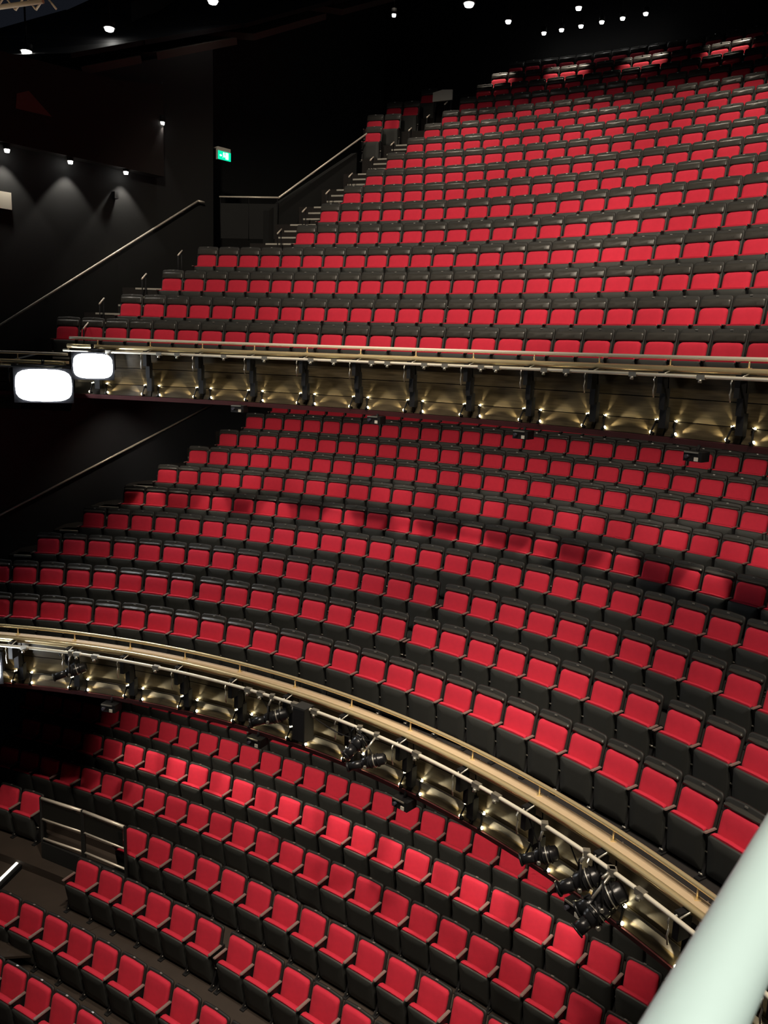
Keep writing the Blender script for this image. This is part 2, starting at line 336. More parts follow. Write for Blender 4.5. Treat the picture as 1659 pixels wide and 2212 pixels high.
def chair_meshes(kind):
    d = {}
    if kind in ('tall', 'mid'):
        H, P0, P1, SL = (.212, .012, .150, .010) if kind == 'tall' else (.122, .008, .066, .010)
        top = HC+H; d['shell'] = pad(rrect(.510, .30, top, .045, .03, 5, .016), lambda z: lean(z)-.085, .030, .012, cyl=.10).mesh('back_shell', [M_shell])
        d['headrest'] = pad(rrect(.478, HC+P0, HC+P1, .026, .016, 3, .008), lambda z: lean(z)-.060, .042, .022, .008, cyl=.12).mesh('headrest_pad', [M_vinyl])
        d['cushion'] = pad(rrect(.450, .36, HC+.006, .066, .025, 6, .008), lambda z: lean(z)-.068, .068, .042, .006, cyl=.15).mesh('back_cushion', [M_red])
        zp = top-.022; ys = lambda z: .125+(z-.15)*.10; pz = .05
    else:
        top = .860; d['shell'] = pad(rrect(.508, .30, top, .040, .03, 4, .010), lambda z: lean(z)-.085, .030, .012, cyl=.10).mesh('back_shell', [M_shell])
        d['cushion'] = pad(rrect(.448, .36, HC+.012, .045, .025, 5, .006), lambda z: lean(z)-.062, .062, .034, .006, cyl=.15).mesh('back_cushion', [M_red])
        zp = .850; ys = lambda z: .165+(z-.15)*.19; pz = .05
    d['pan'] = pad(rrect(.478, pz, .548, .03, .03, 3), lambda z: ys(z)-.060, .090, .014, .004).mesh('seat_pan', [M_pan])
    d['seat'] = pad(rrect(.440, .24, .572, .022, .03, 3, .008), lambda z: ys(z)+.004, .098, .03, .004, flip=-1).mesh('seat_cushion', [M_red])
    mb = MB(); mb.box(*(((0, .14, .605), (.048, .26, .024)) if kind == 'low' else ((0, .115, .556), (.042, .19, .018)))); d['arm'] = mb.mesh('armrest', [M_arm])
    bm = bmesh.new(); bm.from_mesh(d['arm']); bmesh.ops.bevel(bm, geom=bm.edges[:], offset=.007, segments=2, affect='EDGES'); bm.to_mesh(d['arm']); bm.free()
    zt, yt = (.595, .24) if kind == 'low' else (.548, .19)
    mb = MB(); mb.add([(-.017, -.06, .02), (.017, -.06, .02), (.017, yt-.02, .02), (-.017, yt-.02, .02), (-.017, -.05, zt), (.017, -.05, zt), (.017, yt, zt), (-.017, yt, zt), (-.017, .10, .30), (.017, .10, .30)],
                      [(0, 1, 2, 3), (4, 7, 6, 5), (0, 4, 5, 1), (3, 2, 9, 8), (8, 9, 6, 7), (1, 5, 9), (1, 9, 2), (5, 6, 9), (0, 8, 4), (0, 3, 8), (4, 8, 7)])
    mb.box((0, .08, .010), (.07, .34, .02)); mb.tube([(-.024, .19, .06), (.024, .19, .06)], .012, 6, 1); mb.tube([(-.024, .12, .30), (.024, .12, .30)], .012, 6, 1)
    d['std'] = mb.mesh('standard', [M_std, M_clamp])
    mb = MB(); mb.box((0, lean(zp)-.050 if kind != 'low' else lean(zp)-.062, zp if kind != 'low' else top+.002), (.040, .012 if kind != 'low' else .022, .018 if kind != 'low' else .006)); d['plate'] = mb.mesh('number_plate', [M_plate])
    return d
MT, MM, MS = chair_meshes('tall'), chair_meshes('mid'), chair_meshes('low')
def make_chair(name, D):
    t = empty(name)
    obj('back_shell', D['shell'], t); obj('back_cushion', D['cushion'], t)
    if 'headrest' in D: obj('headrest_pad', D['headrest'], t)
    p = obj('seat_pan', D['pan'], t); obj('seat_cushion', D['seat'], p)
    a = obj('armrest', D['arm'], t); a.location = (.265, 0, 0)
    s = obj('standard', D['std'], t); s.location = (.265, 0, 0)
    obj('number_plate', D['plate'], t)
    return t
def mesh_join(D, parts):
    vs, fs, mi, mats = [], [], [], []
    for k, off in parts:
        me = D[k]; b = len(vs); vs += [(v.co.x+off, v.co.y, v.co.z) for v in me.vertices]
        base = len(mats); mats += list(me.materials)
        for p in me.polygons: fs.append(tuple(i+b for i in p.vertices)); mi.append(p.material_index+base)
    return vs, fs, mi, mats
def place(c, r, th, z): return (c[0]+r*math.cos(rad(th)), c[1]+r*math.sin(rad(th)), z-HC+ZO), rad(th+90)
def in_frame(c, r, th, z, pitch):
    h = pitch*.48/r*57.3
    a = [pix(pol(r, th+s*h, z+dz, c)) for s in (-1, 1) for dz in (.2, 0, -.6)]
    return max(q[0] for q in a) > 2 and min(q[0] for q in a) < 1657 and max(q[1] for q in a) > 2 and min(q[1] for q in a) < 2210
def spread(rows_list, c, name, D, words, group, tall, max_n=300):
    """rows_list: (row phrase, r, z, [(theta0, k0, k1)], pitch)"""
    first = make_chair(name, D); used = False; rest = []; ranked = []
    for ri, (phrase, r, z, sg, p) in enumerate(rows_list):
        n = 0
        for si, (th0, k0, k1) in enumerate(sg):
            ks = list(range(k0, (k1 if k1 is not None else 60)+1)); vis = []
            for k in ks:
                th = th0-k*p/r*57.29578
                if th < 22: break
                q = pix(pol(r, th, z, c))
                if in_frame(c, r, th, z, p): vis.append((k, th))
                elif k1 is None and q[0] > 1600 and q[0] < 1900: rest.append((r, th, z))
            for j, (k, th) in enumerate(vis):
                n += 1; dist = (pol(r, th, z, c)-CAMP).length
                ranked.append((dist, r, th, z, n, phrase, j == len(vis)-1 and k1 is not None))
    keep = sorted(ranked)[:max_n]; rest += [(q[1], q[2], q[3]) for q in sorted(ranked)[max_n:]]
    keep.sort(key=lambda q: (q[5], q[4]))
    for (dist, r, th, z, n, phrase, last) in keep:
        o = first if not used else copy_tree(first); used = True
        o.location, rz = place(c, r, th, z); o.rotation_euler = (0, 0, rz)
        if last:
            a = obj('armrest', D['arm'], o); a.location = (-.265, 0, 0); a = obj('standard', D['std'], o); a.location = (-.265, 0, 0)
        tag(o, f'{words} red chair, {ordinal(n)} from the wall end, {phrase}', 'chair', group)
    return rest
def rest_object(name, label, c, rest, D, parts):
    vs, fs, mi, mats = mesh_join(D, parts); V, F, MI = [], [], []
    for (r, th, z) in rest:
        loc, rz = place(c, r, th, z); M = Matrix.Translation(loc) @ Matrix.Rotation(rz, 4, 'Z'); b = len(V)
        V += [tuple(M @ Vector(v)) for v in vs]; F += [tuple(i+b for i in f) for f in fs]; MI += mi
    me = bpy.data.meshes.new(name); me.from_pydata(V, [], F)
    for m_ in mats: me.materials.append(m_)
    me.polygons.foreach_set('material_index', MI); me.polygons.foreach_set('use_smooth', [True]*len(F)); me.update()
    return tag(obj(name, me), label, 'chairs', kind='stuff')
TP = [('shell', 0), ('cushion', 0), ('headrest', 0), ('pan', 0), ('seat', 0), ('arm', .265), ('std', .265), ('plate', 0)]
LP = [q for q in TP if q[0] != 'headrest']
ul = []
for i, (r, z, th, p) in enumerate(UROWS):
    sg = [(th, -2 if i == 0 else 0, None)]
    if i in (10, 13): sg = [(th+3.25*p/r*57.3, 0, 0)]+sg
    if i in (11, 12): sg = [(th+3.25*p/r*57.3, -1, 0)]+sg
    ul.append((('front row' if i == 0 else ordinal(i+1)+' row')+' of the upper balcony', r, z, sg, p))
rest = spread(ul, UC, 'balcony_chair', MT, 'tip-up', 'red chairs in the upper balcony', True)
rest_object('rear_balcony_chairs', 'dim far rows of red chairs at the back of the upper balcony', UC, rest, MT, TP)
ml = [(('front row' if i == 0 else ordinal(i+1)+' row')+' of the middle circle', r, z, s, p) for i, (r, z, s, p) in enumerate(MROWS)]
rest = spread(ml, MC, 'circle_chair', MM, 'tip-up', 'red chairs in the middle circle', True)
rest_object('outer_circle_chairs', 'red chairs of the middle circle curving on past the near rail', MC, rest, MM, TP)
sl = [(('rearmost row' if i == 0 else ordinal(i+1)+' row from the back')+' of the stalls', r, z, s, p) for i, (r, z, s, p) in enumerate(SROWS)]
rest = spread(sl, SC, 'stalls_chair', MS, 'low-backed', 'red chairs in the stalls', False)
rest_object('outer_stalls_chairs', 'red stalls chairs curving on past the near rail', SC, rest, MS, LP)

# ------------------------------------------------------------------ balcony fronts
def arc_pts(r, z, t0, t1, n, c=(0, 0)): return [pol(r, t0+(t1-t0)*i/n, z, c) for i in range(n+1)]
def twin_lamp(name, th, mid, lip, c, label, group, power):
    # two small heads at one corner of a bay: the lower grazes the sloping lip, the upper grazes the panel above
    (rt_, zt_), (rb_, zb_) = lip; sg = 1 if mid > th else -1
    k = .82; lo = pol(rt_+(rb_-rt_)*k-.030, th+sg*.12, zt_+(zb_-zt_)*k, c); hi = pol(rt_-.034, th, zt_+.005, c)
    t = empty(name, lo, rad(th+90)); rv = Vector((math.cos(rad(th)), math.sin(rad(th)), 0))
    mb = MB(); mb.tube([hi+Vector((0, 0, .03))-rv*.01, hi-rv*.012, lo-rv*.018, lo-Vector((0, 0, .04))-rv*.01], .012, 6); mb.build('bracket_arm', M_black, t)
    tl = pol(rt_+(rb_-rt_)*.25-.012, th+(mid-th)*.62, zt_+(zb_-zt_)*.25, c); tu = pol(rt_-.02, th+(mid-th)*.35, zt_+.34, c)
    for p, g, pw, sz in ((lo, tl, power, 40), (hi, tu, power*.28, 30)):
        d = (g-p).normalized()
        mb = MB(); mb.tube([p-d*.045, p+d*.010], .021, 10); h = mb.build('lamp_head', M_black, t)
        mb = MB(); mb.tube([p+d*.008, p+d*.024], 0, 10, rs=[.023, .016]); mb.build('lamp_lens', M_led, h)
        lamp('SPOT', p+d*.035, pw, g, color=(1.0, .84, .50), size=sz, blend=1.0, radius=.008, name='twin_lamp_light')
    return tag(t, label, 'lamp', group)
def front(nm, where, c, t_lo, t_hi, bays, r_fa_top, z_top, r_fa_bot, z_bot, r_ledge, z_ledge, gold_h, r_rail, z_rail, r_pipe, z_pipe, r_lamp, z_lamp, lamp_side_off, post_every, steps_=60):
    # fascia panels, one per bay
    wall = MB(); wall.sweep([(r_fa_top+.06, z_top), (r_fa_top+.10, z_top), (r_fa_bot+.10, z_bot), (r_fa_bot-.05, z_bot-.01), (r_fa_bot+.06, z_bot+(z_top-z_bot)*.25)], t_hi, t_lo, steps_, c)
    wl = tag(wall.build('wall_front_'+nm, M_black), kind='structure')
    for b0_, b1_ in zip(bays[:-1], bays[1:]):
        cuts = [(0.0, .38, 0, 0), (.395, .755, 0, 0), (.77, 1.0, 0, -.10)]
        for k0, k1, o0, o1 in cuts:
            f = lambda k: (r_fa_top+(r_fa_bot-r_fa_top)*k, z_top+(z_bot-z_top)*k)
            (ra, za), (rb, zb) = f(k0), f(k1); ra += o0; rb += o1
            mb = MB(); g = .05*12/r_fa_top
            mb.sweep([(ra, za), (ra+.05, za), (rb+.05, zb), (rb, zb)], b0_-g, b1_+g, 4, c)
            mb.build('fascia_panel', M_plank, wl)
    # brass edge, beige ledge
    lg = MB(); lg.sweep([(r_ledge+.04, z_ledge), (r_rail+.05, z_ledge+.004), (r_rail+.05, z_ledge-.05), (r_ledge+.04, z_ledge-.05)], t_hi, t_lo, steps_*2, c)
    led = tag(lg.build('trim_ledge_'+nm, M_ledge), kind='structure')
    g0 = MB(); h = gold_h
    g0.sweep([(r_ledge+.05, z_ledge+.006), (r_ledge+.015, z_ledge-.004), (r_ledge, z_ledge-h*.3), (r_ledge+.004, z_ledge-h*.75), (r_ledge+.03, z_ledge-h), (r_ledge+.07, z_ledge-h)], t_hi, t_lo, steps_*2, c, 0, True)
    g0.sweep([(r_ledge+.035, z_ledge-h-.012), (r_ledge+.035, z_ledge-h-.035), (r_ledge+.08, z_ledge-h-.035), (r_ledge+.08, z_ledge-h-.012)], t_hi, t_lo, steps_*2, c)
    g0.build('brass_edge', M_gold, led)
    # handrail with posts
    hr = empty('handrail', pol(r_rail, bays[len(bays)//2], z_ledge, c))
    mb = MB(); mb.tube(arc_pts(r_rail, z_rail, t_hi, t_lo, steps_*2, c), .027, 10); mb.build('rail', M_gold if nm == 'circle' else M_steel, hr)
    for t in bays[::post_every]:
        mb = MB(); mb.tube([pol(r_rail, t, z_ledge, c), pol(r_rail, t, z_rail-.01, c)], .011, 6); mb.box(pol(r_rail, t, z_ledge+.006, c), (.06, .06, .012)); mb.build('post', M_gold, hr)
    # lighting bar: pipe, struts, hangers, clamps
    lb = empty('lighting_bar', pol(r_pipe, bays[len(bays)//2], z_pipe, c))
    mb = MB(); mb.tube(arc_pts(r_pipe, z_pipe, t_hi, t_lo, steps_*2, c), .024, 10); mb.build('pipe', M_pipe, lb)
    for t in bays:
        mb = MB(); mb.tube([pol(r_pipe, t, z_pipe, c), pol(r_fa_top+.02, t+.15, z_pipe+.06, c)], .012, 6)
        mb.tube([pol(r_pipe+.02, t-.25, z_pipe+.02, c), pol(r_fa_top+.03, t-.25, z_pipe+.08, c)], .010, 6); mb.build('strut', M_clamp, lb)
        mb = MB(); ht = (z_pipe-z_lamp)
        for (za, ra, wd, dp) in ((z_pipe-.10, r_pipe+.12, .07, .16), (z_pipe-ht*.45, (r_pipe+r_lamp)/2+.08, .08, .12), (z_pipe-ht*.80, r_lamp+.0, .10, .10)):
            mb.box(pol(ra, t, za, c), (wd, dp, ht*.40), Matrix.Rotation(rad(t+90), 3, 'Z'))
        mb.build('hanger', M_black, lb)
        mb = MB()
        mb.tube([pol(r_pipe, t+.18, z_pipe, c), pol(r_pipe-.03, t+.18, z_pipe-.06, c), pol(r_pipe-.005, t+.18, z_pipe-.14, c), pol(r_pipe-.02, t+.18, z_pipe-.20, c), pol(r_pipe, t+.18, z_pipe-.30, c)], .010, 6)
        mb.build('hook', M_clamp, lb)
    for b0_, b1_ in zip(bays[:-1], bays[1:]):
        for k in (.30, .62):
            if random.random() < .3: continue
            t = b0_+(b1_-b0_)*(k+random.uniform(-.08, .08)); mb = MB()
            R = Matrix.Rotation(rad(t+90), 3, 'Z')
            mb.box(pol(r_pipe, t, z_pipe-.005, c), (.11, .065, .065), R); mb.tube([pol(r_pipe-.03, t, z_pipe-.035, c), pol(r_pipe-.035, t, z_pipe-.075, c)], .024, 8)
            mb.build('clamp', M_clamp, lb)
    return wl, hr, lb
MB_ = [93.71-4.87*i for i in range(0, 14)]       # bay divisions of the circle front
UB_ = [97.3-4.0*i for i in range(0, 17)]         # bay divisions of the upper front
_, hr, lb = front('circle', 'middle circle', MC, 24, 99, MB_, 12.20, -4.87, 12.30, -5.665, 11.99, -4.775, .060, 12.14, -4.640, 11.86, -4.875, 12.20, -5.58, .5, 1)
tag(hr, 'brass handrail on short posts along the ledge of the middle circle', 'handrail'); tag(lb, 'steel lighting bar with clamps below the middle circle ledge', 'lighting bar')
_, hr, lb = front('upper', 'upper balcony', UC, 26, 91.4, [t for t in UB_ if t < 91.5], 15.52, -.10, 15.64, -.945, 15.40, -.005, .075, 15.54, .115, 15.27, -.125, 15.52, -.84, .5, 1)
tag(hr, 'pale steel handrail along the front of the upper balcony', 'handrail'); tag(lb, 'steel lighting bar with clamps below the upper balcony ledge', 'lighting bar')
_, hr, lb = front('side', 'side box', UC, 91.6, 104, [t for t in [103.3-4*i for i in range(3)]], 15.52, -.46, 15.64, -1.30, 15.40, -.34, .075, 15.54, -.205, 15.27, -.47, 15.52, -1.15, .5, 1, 16)
tag(hr, 'pale handrail of the lower side box beside the floodlights', 'handrail'); tag(lb, 'lighting bar of the lower side box beside the floodlights', 'lighting bar')
def bay_lamps(bays, c, lip, words, group, power):
    n = 0; rl, zl = lip[1]
    for i, (b0_, b1_) in enumerate(zip(bays[:-1], bays[1:])):
        for side in (0, 1):
            th = b0_-.66*12.2/rl if side == 0 else b1_+.66*12.2/rl
            q = pix(pol(rl, th, zl, c))
            if q[0] < -30 or q[0] > 1700: continue
            n += 1
            twin_lamp('twin_spot', th, (b0_+b1_)/2, lip, c, f'twin warm spot lamp on the {words} front, {ordinal(n)} from the wall', group, power)
bay_lamps(MB_, MC, ((12.277, -5.482), (12.20, -5.665)), 'middle circle', 'spot lamps along the middle circle front', 22)
bay_lamps([t for t in UB_ if t < 93.5], UC, ((15.612, -.751), (15.54, -.945)), 'upper balcony', 'spot lamps along the upper balcony front', 24)
# lips under the fascias, red bounce from the chairs put into their colour
mb = MB(); mb.sweep([(15.52, -.955), (15.72, -.955), (15.72, -1.035), (15.55, -1.035)], 99, 26, 60, UC); tag(mb.build('trim_soffit_upper', M_redbounce), kind='structure')
mb = MB(); mb.sweep([(12.18, -5.675), (12.38, -5.675), (12.38, -5.755), (12.21, -5.755)], 99, 20, 60, MC); tag(mb.build('trim_soffit_circle', M_redbounce), kind='structure')

# ------------------------------------------------------------------ floodlights
def flood(loc, tgt, wd, hg, label, power):
    loc = Vector(loc); d = (Vector(tgt)-loc).normalized(); t = empty('floodlight', loc)
    Q = d.to_track_quat('Y', 'Z').to_matrix()
    mb = MB(); mb.box(loc-d*.10, (wd+.06, .18, hg+.06), Q); mb.build('housing', M_blackgl, t)
    mb = MB(); K = 20
    pts = [(math.copysign(abs(math.cos(2*math.pi*i/K))**.55, math.cos(2*math.pi*i/K))*wd/2, math.copysign(abs(math.sin(2*math.pi*i/K))**.55, math.sin(2*math.pi*i/K))*hg/2) for i in range(K)]
    vs = [loc+Q @ Vector((x, 0.0, z)) for x, z in pts]+[loc+Q @ Vector((x*.9, .03, z*.9)) for x, z in pts]
    mb.add(vs, [(i, (i+1) % K, (i+1) % K+K, i+K) for i in range(K)]+[tuple(range(K, 2*K))]); mb.build('lens', M_flood, t)
    for s in (-1, 1):
        mb = MB(); mb.box(loc+Q @ Vector((s*(wd/2+.05), -.06, .10)), (.02, .06, hg*.7), Q); mb.build('yoke_arm', M_black, t)
    mb = MB(); mb.box(loc+Q @ Vector((0, -.06, hg/2+.07)), (wd+.12, .06, .03), Q); mb.tube([loc+Q @ Vector((0, -.06, hg/2+.07)), loc+Q @ Vector((0, -.10, hg/2+.17))], .03, 8); mb.build('hook_clamp', M_blackgl, t)
    lamp('SPOT', loc+d*.12, power, tgt, color=(.90, .96, 1.0), size=34, blend=.6, radius=.2, name='flood_light')
    return tag(t, label, 'floodlight')
NR = Vector((CAMX+.15, .42, ZO-.35))
flood(pol(15.12, 88.9, -.40, UC), NR, .70, .46, 'glaring white floodlight hung under the upper balcony bar, farther from the wall', 500)
flood(pol(15.08, 92.6, -.80, UC), NR, 1.00, .60, 'larger glaring white floodlight under the side box, lowest of the pair', 700)
flood(pol(11.75, 90.6, -5.28), NR, .46, .46, 'glaring white floodlight on the middle circle bar at the picture edge', 120)

# ------------------------------------------------------------------ stage lights on the circle bar
def stage_light(px, py, r, aim, L, rad_, label, style=0):
    p = hit_cyl(px, py, r); top = Vector((p.x, p.y, ZO-4.875)); t = empty('stage_light', p)
    th = math.atan2(p.y, p.x); tang = Vector((-math.sin(th), math.cos(th), 0)); inw = Vector((-math.cos(th), -math.sin(th), 0))
    d = (tang*aim[0]+inw*aim[1]+Vector((0, 0, aim[2]))).normalized()
    mb = MB(); mb.tube([p-d*L*.55, p-d*L*.5, p-d*L*.1, p+d*L*.05, p+d*L*.10], 0, 14, rs=[rad_*.55, rad_*.95, rad_, rad_*.92, rad_*.7]); mb.build('lamp_house', M_blackgl, t)
    mb = MB(); mb.tube([p+d*L*.08, p+d*L*.45], 0, 14, rs=[rad_*.68, rad_*.68]); mb.tube([p+d*L*.45, p+d*L*.50], rad_*.80, 14); mb.build('lens_tube', M_blackgl, t)
    mb = MB(); mb.tube([p+d*L*.495, p+d*L*.505], rad_*.66, 14); mb.build('lens', M_lens, t)
    for k in (-.35, -.25, -.15):
        mb = MB(); mb.tube([p+d*L*k, p+d*L*(k+.03)], rad_*1.12, 14); mb.build('cooling_fin', M_clamp if k == -.25 else M_black, t)
    side = d.cross(Vector((0, 0, 1))).normalized()
    for s in (-1, 1):
        q = p+side*s*rad_*1.25
        mb = MB(); mb.tube([q-Vector((0, 0, .02)), q+Vector((0, 0, rad_*1.5)), Vector((p.x, p.y, p.z+rad_*2.3))+side*s*rad_*.5], .012, 6); mb.build('yoke_arm', M_black, t)
        mb = MB(); mb.tube([q, q+side*s*.03], .022, 8); mb.build('knob', M_clamp, t)
    mb = MB(); mb.tube([Vector((p.x, p.y, p.z+rad_*2.2)), pol(11.86, deg(th), -4.875)], .016, 6)
    pp = pol(11.86, deg(th), -4.875); mb.box(pp, (.07, .07, .08)); mb.build('hook_clamp', M_clamp, t)
    mb = MB(); c0 = p-d*L*.5; c1 = pol(11.88, deg(th)+1.2, -4.90)
    mb.tube([c0.lerp(c1, k/8)+Vector((0, 0, -.16*math.sin(math.pi*k/8))) for k in range(9)], .008, 5); mb.build('cable', M_black, t)
    return tag(t, label, 'stage light', 'stage lights on the circle bar')
stage_light(150, 1452, 11.80, (.75, .5, -.25), .50, .085, 'black stage light on the circle bar, nearest the edge floodlight')
stage_light(580, 1552, 11.78, (.75, .5, -.28), .55, .09, 'long black stage light beside the hanging black box')
stage_light(770, 1610, 11.80, (.2, .8, -.5), .42, .10, 'ribbed black stage light on the circle bar, upper of the close pair')
stage_light(790, 1648, 11.66, (.7, .5, -.3), .50, .08, 'slim black stage light on the circle bar, lower of the close pair')
stage_light(1163, 1850, 11.80, (.6, .6, -.3), .40, .085, 'black stage light beside the lone lamp glow on the circle front')
stage_light(1250, 1905, 11.78, (.55, .6, -.45), .46, .10, 'black stage light near the near rail, upper of the cluster')
stage_light(1296, 1945, 11.74, (.5, .6, -.5), .50, .11, 'largest black stage light with steel bands in the cluster')
stage_light(1275, 1985, 11.60, (.2, .8, -.6), .36, .10, 'dark stage light hanging lowest in the cluster')
# hanging black box and cable
p = hit_cyl(655, 1560, 11.85); t = empty('hanging_box', p); th = deg(math.atan2(p.y, p.x)); R = Matrix.Rotation(rad(th+90), 3, 'Z')
mb = MB(); mb.box(p, (.22, .20, .50), R); ob = mb.build('cabinet', M_shell, t)
mb = MB(); mb.box(p+Vector((-math.cos(rad(th)), -math.sin(rad(th)), 0))*.105, (.19, .012, .46), R); mb.build('grille', M_black, t)
mb = MB(); mb.tube([p+Vector((0, 0, .24)), Vector((p.x, p.y, ZO-4.875))], .02, 6); mb.build('hook', M_clamp, t)
mb = MB(); mb.tube([pol(11.84, th-.8-k*.45, -4.95-.10*math.sin(math.pi*k/12)) for k in range(13)], .009, 5); mb.build('cable', M_black, t)
tag(t, 'tall black box hung from the circle lighting bar', 'box')
# small units fixed under the two balconies
def soffit_unit(px, py, r, c, zs, label, group):
    p = hit_cyl(px, py, r, c); th = deg(math.atan2(p.y-c[1], p.x-c[0])); t = empty('soffit_unit', p); R = Matrix.Rotation(rad(th+90), 3, 'Z')
    inw = Vector((-math.cos(rad(th)), -math.sin(rad(th)), 0)); tang = Vector((-math.sin(rad(th)), math.cos(rad(th)), 0))
    mb = MB(); mb.box(p-inw*.05, (.26, .20, .13), R); mb.build('casing', M_black, t)
    mb = MB(); mb.box(p+inw*.055+tang*.02+Vector((0, 0, .055)), (.20, .02, .018), R); mb.build('top_lip', M_clamp, t)
    mb = MB(); mb.box(p+inw*.055-tang*.055+Vector((0, 0, -.03)), (.055, .012, .05), R); mb.build('sticker', M_white, t)
    mb = MB(); mb.tube([p+inw*.05+tang*.06, p+inw*.10+tang*.07], .026, 10); mb.build('lens', M_lens, t)
    mb = MB(); mb.tube([p-inw*.05+Vector((0, 0, .05)), Vector((p.x, p.y, zs+ZO))-inw*.10], .022, 8); mb.build('drop_rod', M_black, t)
    return tag(t, label, 'camera', group)
for i, q in enumerate([(515, 883), (810, 907), (1127, 939), (1500, 986)]): soffit_unit(*q, 15.45, UC, -1.02, f'small black camera unit under the upper balcony, {ordinal(i+1)} from the wall', 'units under the upper balcony')
for i, q in enumerate([(237, 1528), (552, 1602), (868, 1735), (1245, 1962)]): soffit_unit(*q, 12.12, MC, -5.66, f'small black camera unit under the middle circle, {ordinal(i+1)} from the wall', 'units under the middle circle')

# ------------------------------------------------------------------ wall rails, aisle rails
def wall_rail(pts, nrm, label, brackets=4, posts=False):
    t = empty('wall_rail', pts[0]); nrm = Vector(nrm)
    mb = MB(); mb.tube(pts, .024, 10); mb.build('rail', M_steel, t)
    a, b = Vector(pts[-2] if len(pts) > 2 else pts[0]), Vector(pts[-1])
    for i in range(brackets):
        q = a.lerp(b, (i+.5)/brackets)
        mb = MB(); mb.tube([q, q-Vector((0, 0, .05)), q-nrm*.10-Vector((0, 0, .06))], .010, 6); mb.build('bracket', M_clamp, t)
    return tag(t, label, 'handrail')
oA = PA+NA*.10; qa = [hit_plane(*q, oA, NA) for q in ((-25, 718), (428, 434), (441, 437))]
wall_rail([qa[1], qa[0]], NA, 'long steel handrail sloping down the dark side wall to the side box', 6)
mb = MB(); mb.tube([qa[1], qa[1]+(qa[2]-qa[1])], .024, 10); mb.build('rail_end', M_steel, bpy.data.objects['wall_rail'])
oB = PB+NB*.10; qb = [hit_plane(*q, oB, NB) for q in ((602, 427), (792, 289))]
d = ray(474, 425); z_ = qb[0].z; qh = CAMP+d*((z_-ZO)/d.z)
wall_rail([qb[0], qb[1]], NB, 'steel handrail climbing the side wall of the rear balcony block', 4)
t = empty('landing_rail', qh)
mb = MB(); mb.tube([qh, qb[0]], .022, 8); mb.build('top_rail', M_steel, t)
for k in (0.02, .5, .98):
    q = qh.lerp(qb[0], k); mb = MB(); mb.tube([q, q-Vector((0, 0, 1.05))], .016, 6); mb.build('post', M_black, t)
mb = MB(); e = (qb[0]-qh); mb.box((qh+qb[0])/2-Vector((0, 0, .58)), (e.length*.95, .02, .85), Matrix.Rotation(math.atan2(e.y, e.x), 3, 'Z')); mb.build('infill_panel', M_wall, t)
tag(t, 'level steel handrail over the dark entrance below the green exit sign', 'handrail')
oC = PC+NC*.08; qc = [hit_plane(*q, oC, NC) for q in ((-20, 1123), (457, 875))]
wall_rail([qc[1], qc[0]], NC, 'thin steel handrail on the dark wall of the middle circle', 6)
# short hoop rails standing in the upper aisle
for i in range(0, 13):
    r, z, th, p = UROWS[i]; tt = th+(.62/r)*57.3; zt = z+.10
    a = pol(r+.05, tt, z-HC, UC); t = empty('aisle_rail', a)
    b = Vector((a.x, a.y, zt+ZO)); inw = (pol(r-.25, tt, 0, UC)-pol(r, tt, 0, UC))
    mb = MB(); mb.tube([b, b+inw.normalized()*.26-Vector((0, 0, .14))], .018, 8); mb.build('grip', M_steel, t)
    for q in (b+inw.normalized()*.03-Vector((0, 0, .02)), b+inw.normalized()*.24-Vector((0, 0, .13))):
        mb = MB(); mb.tube([q, Vector((q.x, q.y, a.z))], .014, 6); mb.build('post', M_black, t)
    tag(t, f'short hoop rail with steel grip in the upper aisle, {ordinal(i+1)} row up', 'aisle rail', 'hoop rails up the upper aisle')

# ------------------------------------------------------------------ stalls rail, entrance, step lights
def spt(px, py): return hit_cyl(px, py, 30.3, SC)
t = empty('entrance_rail', spt(120, 1830))
A, B, D = spt(88, 1724), spt(178, 1752), spt(270, 1787)
for a, b in ((A, B), (B, D)):
    e = (b-a); a1, b1 = a+e*.02, b-e*.02
    for dz, rr in ((0, .028), (-.40, .020), (-.78, .020)):
        mb = MB(); mb.tube([a1+Vector((0, 0, dz)), b1+Vector((0, 0, dz))], rr, 8); mb.build('top_rail' if dz == 0 else 'cross_bar', M_steel, t)
    mb = MB(); mb.box((a1+b1)/2-Vector((0, 0, .22)), (e.length*.9, .008, .32), Matrix.Rotation(math.atan2(e.y, e.x), 3, 'Z')); mb.build('glass_pane', mat('dark_glass', (.02, .022, .02), .08, coat=.6), t)
for q in (A, B-(B-A)*.02, B+(D-B)*.02, D):
    mb = MB(); mb.box(q-Vector((0, 0, .56)), (.04, .04, 1.16)); mb.build('post', M_shell, t)
mb = MB(); e = D-A; mb.box((A+D)/2-Vector((0, 0, 1.02)), (e.length, .06, .32), Matrix.Rotation(math.atan2(e.y, e.x), 3, 'Z')); mb.build('kick_panel', M_wall, t)
tag(t, 'glazed steel guard rail with two bays in the stalls gap', 'guard rail')
